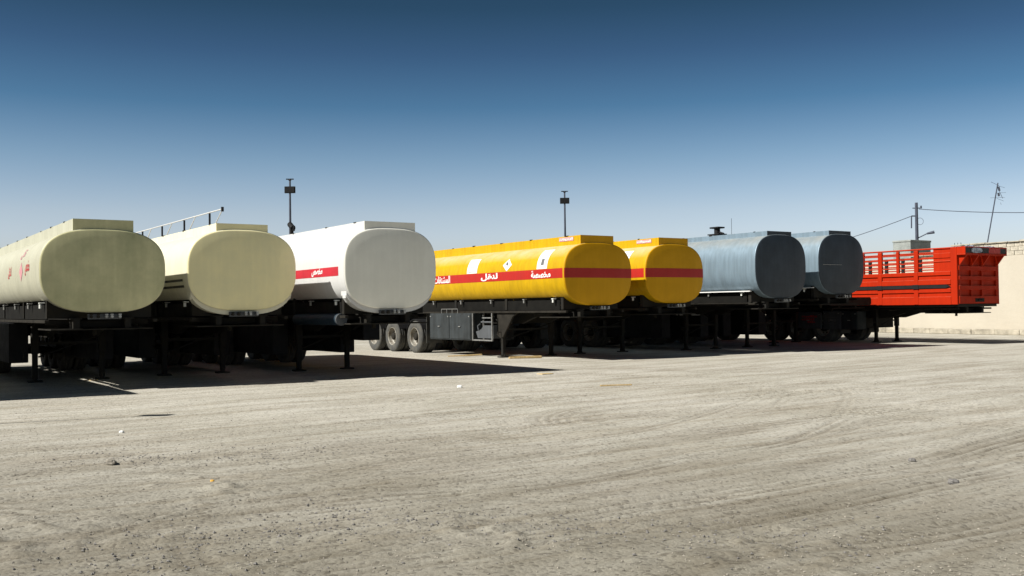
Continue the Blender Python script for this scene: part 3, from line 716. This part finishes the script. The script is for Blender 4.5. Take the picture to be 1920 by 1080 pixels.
# ------------------------------------------------------------------ red stake-sided cargo trailer
rd = thing('cargo_trailer', 'bright orange-red high-sided cargo trailer with slatted upper sides', 'cargo trailer', (16.9, 36.7, 0), PHI)
RED = M['red']; Lr = 9.6
posts = [1.65+1.55*k for k in range(5)]
for sx in (-1, 1):
    X = lambda d: sx*(1.24+d)
    m = MB(); m.box(X(0), X(.03), 0.02, Lr, 1.44, 2.63); m.box(X(0), X(.03), .02, .95, 2.631, 3.45); sp_ = part('side_board', m, RED, rd)
    for (z0, z1) in ((1.44, 1.73), (1.88, 2.035), (2.165, 2.35), (2.50, 2.64)):
        m = MB(); m.bbox(X(.031), X(.072), .26, Lr, z0, z1, .008); part('side_rail', m, RED, sp_)
    for (z0, z1) in ((2.98, 3.02), (3.12, 3.30)):
        m = MB(); m.bbox(X(.031), X(.055), .26, .94, z0, z1, .008); part('side_rail', m, RED, sp_)
    m = MB(); m.bbox(X(.0), X(.08), 0.0, .25, 1.44, 3.5, .012); part('corner_post', m, RED, rd)
    for y in posts:
        m = MB(); m.bbox(X(.031), X(.085), y-.09, y+.09, 1.45, 2.64, .01); part('post', m, RED, rd)
        y2 = y+.78
        for yy_, hw_ in ((y, .09), (y2, .06)):
            if sx < 0: m = MB(); m.bbox(X(-.03), X(.06), yy_-hw_, yy_+hw_, 2.641, 3.44, .01); part('post', m, RED, rd)
            else: m = MB(); m.bbox(X(-.03), X(.06), yy_-.065, yy_+.065, 2.641, 3.30, .01); part('post', m, M['black'], rd)
    for z in (2.78, 2.94, 3.10, 3.26):
        m = MB(); m.bbox(X(-.0), X(.028), .951, Lr, z, z+.045, .005); part('slat', m, RED, rd)
    m = MB(); m.bbox(X(-.03), X(.065), .251, Lr, 3.445, 3.5, .01); part('top_rail', m, RED, rd)
    m = MB(); pts = [(Lr, 2.04), (.42, 2.04), (.26, 2.10), (.42, 2.16), (Lr, 2.16)]; m.prism(pts, 'x', X(.073), X(.105)); part('rub_strip', m, M['black'], rd)
    m = MB()
    for y in posts: m.bbox(X(.106), X(.125), y-.12, y+.12, 2.02, 2.18, .005)
    part('strip_clamp', m, M['black'], rd)
m = MB(); m.bbox(-1.23, 1.23, .05, Lr, 1.36, 1.47, .01); part('floor', m, M['dark'], rd)
# front bulkhead, three bays wide
m = MB(); m.box(-1.238, 1.238, .05, .09, 1.475, 3.45); fbk = part('front_board', m, RED, rd)
cols = (-1.18, -.42, .30, 1.18)
for z0, z1 in ((1.47, 1.74), (1.97, 2.12), (2.32, 2.46), (2.66, 2.82)):
    m = MB(); m.bbox(-1.236, 1.236, -.035, .049, z0, z1, .008); part('bulkhead_rail', m, RED, fbk)
for xx in (-1.17, -.42, .25, 1.17):
    m = MB(); m.bbox(xx-.06, xx+.06, -.012, .048, 1.741, 3.2, .006); part('bulkhead_post', m, RED, fbk)
    m = MB(); m.prism([(-.013, 2.83), (-.013, 3.2), (-.30, 3.2)], 'x', xx-.03, xx+.03); part('gusset', m, RED, fbk)
m = MB(); m.box(-.28, .28, -.045, -.036, 1.53, 1.66); m.bar((-.1, -.05, 1.6), (.1, -.05, 1.6), .04, 8); part('coupling_socket', m, M['dark'], fbk)
# overhanging rack on the bulkhead
m = MB(); m.bbox(-1.31, 1.31, -.33, .0, 3.20, 3.245, .006); m.bbox(-1.31, 1.31, -.33, -.30, 3.246, 3.27, .004); m.bbox(-1.31, 1.31, -.33, -.30, 3.46, 3.50, .004)
for xx in (-1.31, 1.28): m.box(xx, xx+.03, -.33, -.30, 3.271, 3.459)
m.box(-1.31, -1.285, -.299, -.002, 3.246, 3.5); m.box(1.285, 1.31, -.299, -.002, 3.246, 3.5); rk = part('top_rack', m, RED, rd)
for k in range(7):
    x0 = -1.27+k*.365; m = MB(); m.box(x0, x0+.35, -.318, -.312, 3.272, 3.458); o = part('rack_panel', m, M['black2'] if k not in (4, 5) else M['stripe'], rk)
def lump(root_name, parent, cx, cy, cz, lx, ly, lz, m, seed, N=18):
    r = np.random.default_rng(seed); q = MB(); vv = []
    for j in range(9):
        th = math.pi*j/8
        for i in range(N):
            ph = 2*math.pi*i/N; k = 1+.28*(r.random()-.5)
            sx_ = math.copysign(abs(math.cos(ph))**.6, math.cos(ph)); sy_ = math.copysign(abs(math.sin(ph))**.6, math.sin(ph))
            vv.append((cx+lx*sx_*math.sin(th)**.6*k, cy+ly*sy_*math.sin(th)**.6*k, cz+lz*math.cos(th)*k))
    q.add(vv, [(j*N+i, j*N+(i+1) % N, (j+1)*N+(i+1) % N, (j+1)*N+i) for j in range(8) for i in range(N)], False)
    return part(root_name, q, m, parent)
tp = thing('folded_tarp', 'crumpled blue and white tarp bundled on the red trailer front rack', 'tarp', (16.9, 36.7, 3.25), PHI)
for k, (cx, lx, lz) in enumerate(((-.75, .35, .16), (-.15, .4, .13), (.45, .38, .15), (.95, .28, .12))):
    lump('tarp_fold', tp, cx, -.15, .14, lx, .13, lz, M['tarp'], 20+k)
lump('tarp_flap', tp, -.6, -.335, .12, .34, .012, .09, M['tarp'], 33)
chassis(rd, Lr, 1.355, legs=.65, leg_s=3.9, wheels=(6.0, 7.35, 8.7), deep=.40, neck=3.4)
m = MB(); m.bar((-.9, .9, 1.15), (-.9, .9, 1.36), .03, 6); part('hook', m, M['dark'], rd)
b1 = toolbox(rd, -1.26, 4.3, 5.05, .50, 1.22, M['box'], doors=1, name='small_locker')
b2 = toolbox(rd, -1.26, 5.08, 5.95, .50, 1.24, M['lightgrey'], doors=1)
b3 = toolbox(rd, -1.30, 6.0, 7.3, .52, 1.20, M['lightgrey'], d=.06, doors=1, name='wheel_guard_box')
m = MB()
for r_, (z, w0, w1) in enumerate(((.98, 6.2, 7.0), (.86, 6.35, 6.95), (.76, 6.3, 6.6))):
    y = w0
    while y < w1: l = random.uniform(.05, .12); m.box(-1.322, -1.319, y, y+l, z, z+.07+random.uniform(-.02, .02)); y += l+.03
part('red_marks', m, M['printr'], b3)
m = MB()
for z in (.72, .98): m.box(-1.282, -1.279, 5.25, 5.8, z, z+.015)
m.box(-1.282, -1.279, 5.3, 5.45, .82, .9); m.box(-1.282, -1.279, 5.6, 5.68, .8, .92); part('black_marks', m, M['printk'], b2)
m = MB(); m.bbox(-.6, 1.15, 4.4, 5.6, .55, 1.3, .02); part('spare_tank', m, M['dark'], rd)

# ------------------------------------------------------------------ wall on the right
WP = Vector((23.2, 46.0, 0)); wd_ = Vector((-3.0, 5.8, 0)).normalized(); wang = math.atan2(wd_.y, wd_.x)
wl = thing('yard_wall', 'high cream plastered wall with bare blockwork along its top', 'wall', WP, wang)   # local x runs away along the wall, local -y... away from yard
m = MB(); m.box(-16, 60, -.35, 0, 0, 3.66); part('plaster_face', m, M['plaster'], wl)
m = MB(); x = -16
while x < 30:
    l = random.uniform(.9, 1.3); m.bbox(x, x+l-.012, .002, .38+random.uniform(-.02, .02), 0, .26+random.uniform(-.02, .015), .02); x += l
part('plinth', m, M['kerb'], wl)
bmesh_cache = []
for k in range(3):
    q = MB(); q.bbox(0, .39, -.2, 0, 0, .19, .008 + .002*k); bmesh_cache.append(q.mesh('block', M['block']))
for row in range(3):
    xe = (5.6, 4.4, 3.0)[row]
    x = -6.0 + (.2 if row % 2 else 0)
    while x < xe:
        o = link('block', random.choice(bmesh_cache), wl, (x, -.03+random.uniform(-.012, .012), 3.665+row*.197)); x += .402
x = -6
m = MB()
while x < 5.5:
    l = random.uniform(.5, 1.4); zz = 4.26 if x < 3 else (4.06 if x < 4.4 else 3.87); m.bbox(x, x+l, -.25, .05, zz, zz+random.uniform(.04, .09), .01); x += l+.02
part('capping', m, M['kerb'], wl)
m = MB()
for x in (3.3, 3.5, 3.7): m.bar((x, -.1, 4.0), (x+random.uniform(-.04, .04), -.1, 4.42), .012, 5)
part('rebar', m, M['brown'], wl)

def on(px, py, Y): return dp(px, py, Y)
# concrete hut behind the wall
hp = on(1707, 450, 60); ht = thing('concrete_tower', 'square grey-green concrete block rising behind the wall and red trailer', 'tower', (hp.x, hp.y, 0), PHI)
m = MB(); m.bbox(0, 2.0, 0, 1.2, 0, hp.z-.1, .02); part('shaft', m, M['conc'], ht)
m = MB(); m.bbox(-.03, 2.03, -.03, 1.23, hp.z-.099, hp.z+.02, .02); part('roof_slab', m, M['conc'], ht)

# utility pole with lamp
up = on(1718, 380, 65); P0 = thing('utility_pole', 'dark utility pole with street lamp arm behind the red trailer', 'utility pole', (up.x, up.y, 0))
m = MB(); m.bar((0, 0, 0), (0, 0, up.z), .13, 10, r2=.09); part('pole', m, M['pole'], P0)
m = MB(); a_ = on(1722, 446, 65)-up; b_ = on(1738, 438, 64.8)-up; c_ = on(1752, 435, 64.6)-up; z_ = Vector((0, 0, up.z))
m.path([a_+z_, b_+z_], .035); part('lamp_arm', m, M['pole'], P0)
m = MB(); m.bar(b_+z_, c_+z_, .06, 8, r2=.10); part('lamp_head', m, M['pole'], P0)
m = MB(); m.bar((-.25, 0, up.z-.35), (.35, 0, up.z-.35), .03, 6); m.bar((.3, 0, up.z-.35), (.3, 0, up.z-.2), .05, 6)
m.path([on(1718, 405, 65)-up+z_, on(1709, 405, 65)-up+z_, on(1709, 428, 65)-up+z_], .04); part('insulator_bracket', m, M['pole'], P0)
m = MB(); cc = on(1725, 415, 65)-up+z_; m.path([cc+Vector((.22*math.cos(t), 0, .22*math.sin(t))) for t in np.linspace(0, 6.28, 14)], .012, 5); part('cable_coil', m, M['pole'], P0)
def wire(pts, label, r=.022):
    q = MB(); q.path(pts, r, 5); o = part('overhead_wire', q, M['pole']); tag(o, label, 'wire', 'overhead wires from the utility pole'); return o
def sag(a, b_, s_, n_=14): return [a.lerp(b_, i/n_)+Vector((0, 0, -s_*4*(i/n_)*(1-i/n_))) for i in range(n_+1)]
wire(sag(on(1723, 392, 65), on(2100, 392, 60), .22), 'overhead wire running right from the utility pole out of the picture')
wire(sag(on(1707, 406, 65), on(1440, 482, 95), .35), 'overhead wire dropping left from the utility pole behind the grey tankers')

# television aerial on the wall
ab = on(1848, 458, 50.5); atp = on(1871, 343, 50.5)
A0 = thing('tv_aerial', 'thin leaning aerial mast with bent antenna rods above the wall', 'aerial', (ab.x, ab.y, 3.7))
o_ = Vector((ab.x, ab.y, 3.7)); m = MB(); m.bar(Vector((ab.x-.06, ab.y, 3.7))-o_, atp-o_, .03, 8); part('mast', m, M['pole'], A0)
m = MB()
pt = lambda x, y: on(x, y, 50.5)-o_
m.bar(pt(1869, 348), pt(1880, 372), .012, 5); m.bar(pt(1872, 350), pt(1874, 358), .05, 6); m.bar(pt(1872, 362), pt(1873, 368), .05, 6)
for (x0, y0, x1, y1) in ((1858, 341, 1873, 348), (1870, 348, 1884, 352), (1866, 362, 1886, 361), (1857, 371, 1884, 370), (1869, 372, 1882, 377), (1876, 380, 1877, 384)):
    m.bar(pt(x0, y0), pt(x1, y1), .008, 4)
part('antenna_rods', m, M['pole'], A0)

# flood light masts
for (px, ptop, Y, lab) in ((543.5, 335, 80, 'left of two tall lighting masts, rising behind the white tanker'), (1058.5, 358, 91, 'right of two tall lighting masts, rising behind the long yellow tanker')):
    tp_ = on(px, ptop, Y); r_ = thing('lighting_mast', lab, 'lighting mast', (tp_.x, tp_.y, 0), 0, 'lighting masts beyond the yard')
    m = MB(); m.bar((0, 0, 0), (0, 0, tp_.z), .14, 10, r2=.07); part('mast', m, M['pole'], r_)
    m = MB(); m.bbox(-.42, .42, -.1, .1, tp_.z-1.15, tp_.z-.62, .02); m.box(-.36, .36, -.13, -.101, tp_.z-1.1, tp_.z-.67); part('floodlight_box', m, M['black'], r_)
    m = MB(); m.bbox(-.3, .3, -.06, .06, tp_.z-.08, tp_.z-.0, .01); m.bbox(-.1, .1, -.08, .08, tp_.z-.16, tp_.z-.081, .01); part('cross_arm', m, M['black'], r_)

# lamp column standing just outside the picture whose shadow crosses the yard
lt = gp(284, 777); Hh = 7.0; kx = Hh/math.tan(SUN_ELEV); hd = Vector((sd.x, sd.y, 0)).normalized()
lp = Vector((lt.x, lt.y, 0)) + hd*kx
lc = thing('street_lamp', 'slim lamp column standing left of the yard, outside the picture', 'street lamp', (lp.x, lp.y, 0))
m = MB(); m.bar((0, 0, 0), (0, 0, Hh), .04, 8, r2=.02); part('column', m, M['pole'], lc)
m = MB(); m.bbox(-.22, .22, -.1, .1, Hh, Hh+.1, .02); part('lamp_head', m, M['pole'], lc)

# ------------------------------------------------------------------ litter on the yard
def hgt(p):
    jx = int((p.x-gx0)/st); jy = int((p.y-gy0)/st)
    return H[min(max(jy, 0), ny-1), min(max(jx, 0), nx-1)]
def on_ground(px, py): p = gp(px, py); p.z = hgt(p) if gy0 < p.y < gy1 else 0; return p
def plank(px, py, l, w, h, rz, m, name, label, cat, group=None):
    p = on_ground(px, py); q = MB(); q.bbox(-l/2, l/2, -w/2, w/2, 0, h, h*.2); o = part(name, q, m); o.location = p+Vector((0, 0, -.003)); o.rotation_euler = (R(random.uniform(-3, 3)), R(random.uniform(-3, 3)), rz); tag(o, label, cat, group); return o
plank(1155, 722, .62, .05, .025, .1, M['wood'], 'wood_batten', 'thin pale wooden batten lying alone on the open yard', 'wood')
plank(872, 668, 1.1, .06, .05, .15, M['wood'], 'wood_plank', 'brown plank lying beside the yellow tanker wheels', 'wood')
plank(985, 672, 1.0, .12, .07, .2, M['wood'], 'wood_plank', 'brown plank lying near the landing leg of the long yellow tanker', 'wood')
plank(1022, 701, .30, .26, .02, .5, M['card'], 'cardboard_piece', 'torn flat piece of cardboard near the tip of the shadow', 'cardboard')
plank(170, 713, .38, .07, .02, -.4, M['card'], 'sunlight_sliver', 'pale flat strip standing in for a sliver of sunlight under the leftmost tanker', 'wood')  # pale slab takes the place of a sunlit gap between shadows
def blob(px, py, r, m, name, label, cat, sd_):
    p = on_ground(px, py); o = lump(name, None, 0, 0, 0, r, r*.8, r*.6, m, sd_, 10); o.location = p+Vector((0, 0, r*.35)); tag(o, label, cat); return o
blob(862, 724, .05, M['paper'], 'paper_ball', 'crumpled white paper ball on the yard below the white tanker', 'litter', 1)
blob(398, 901, .018, M['peel'], 'orange_wrapper', 'small orange scrap on the gravel at lower left', 'litter', 2)
blob(1788, 906, .045, M['stone'], 'rock', 'dark stone beside the curved tyre track at lower right', 'rock', 3)
blob(1710, 863, .035, M['stone'], 'rock', 'small dark flattish stone on the right, above the curved tyre track', 'rock', 4)
blob(208, 871, .05, M['gravel'], 'rock', 'pale rounded stone on the left of the yard', 'rock', 5)
blob(228, 811, .03, M['paper'], 'flattened_bottle', 'flattened pale plastic bottle on the left of the yard', 'litter', 6)
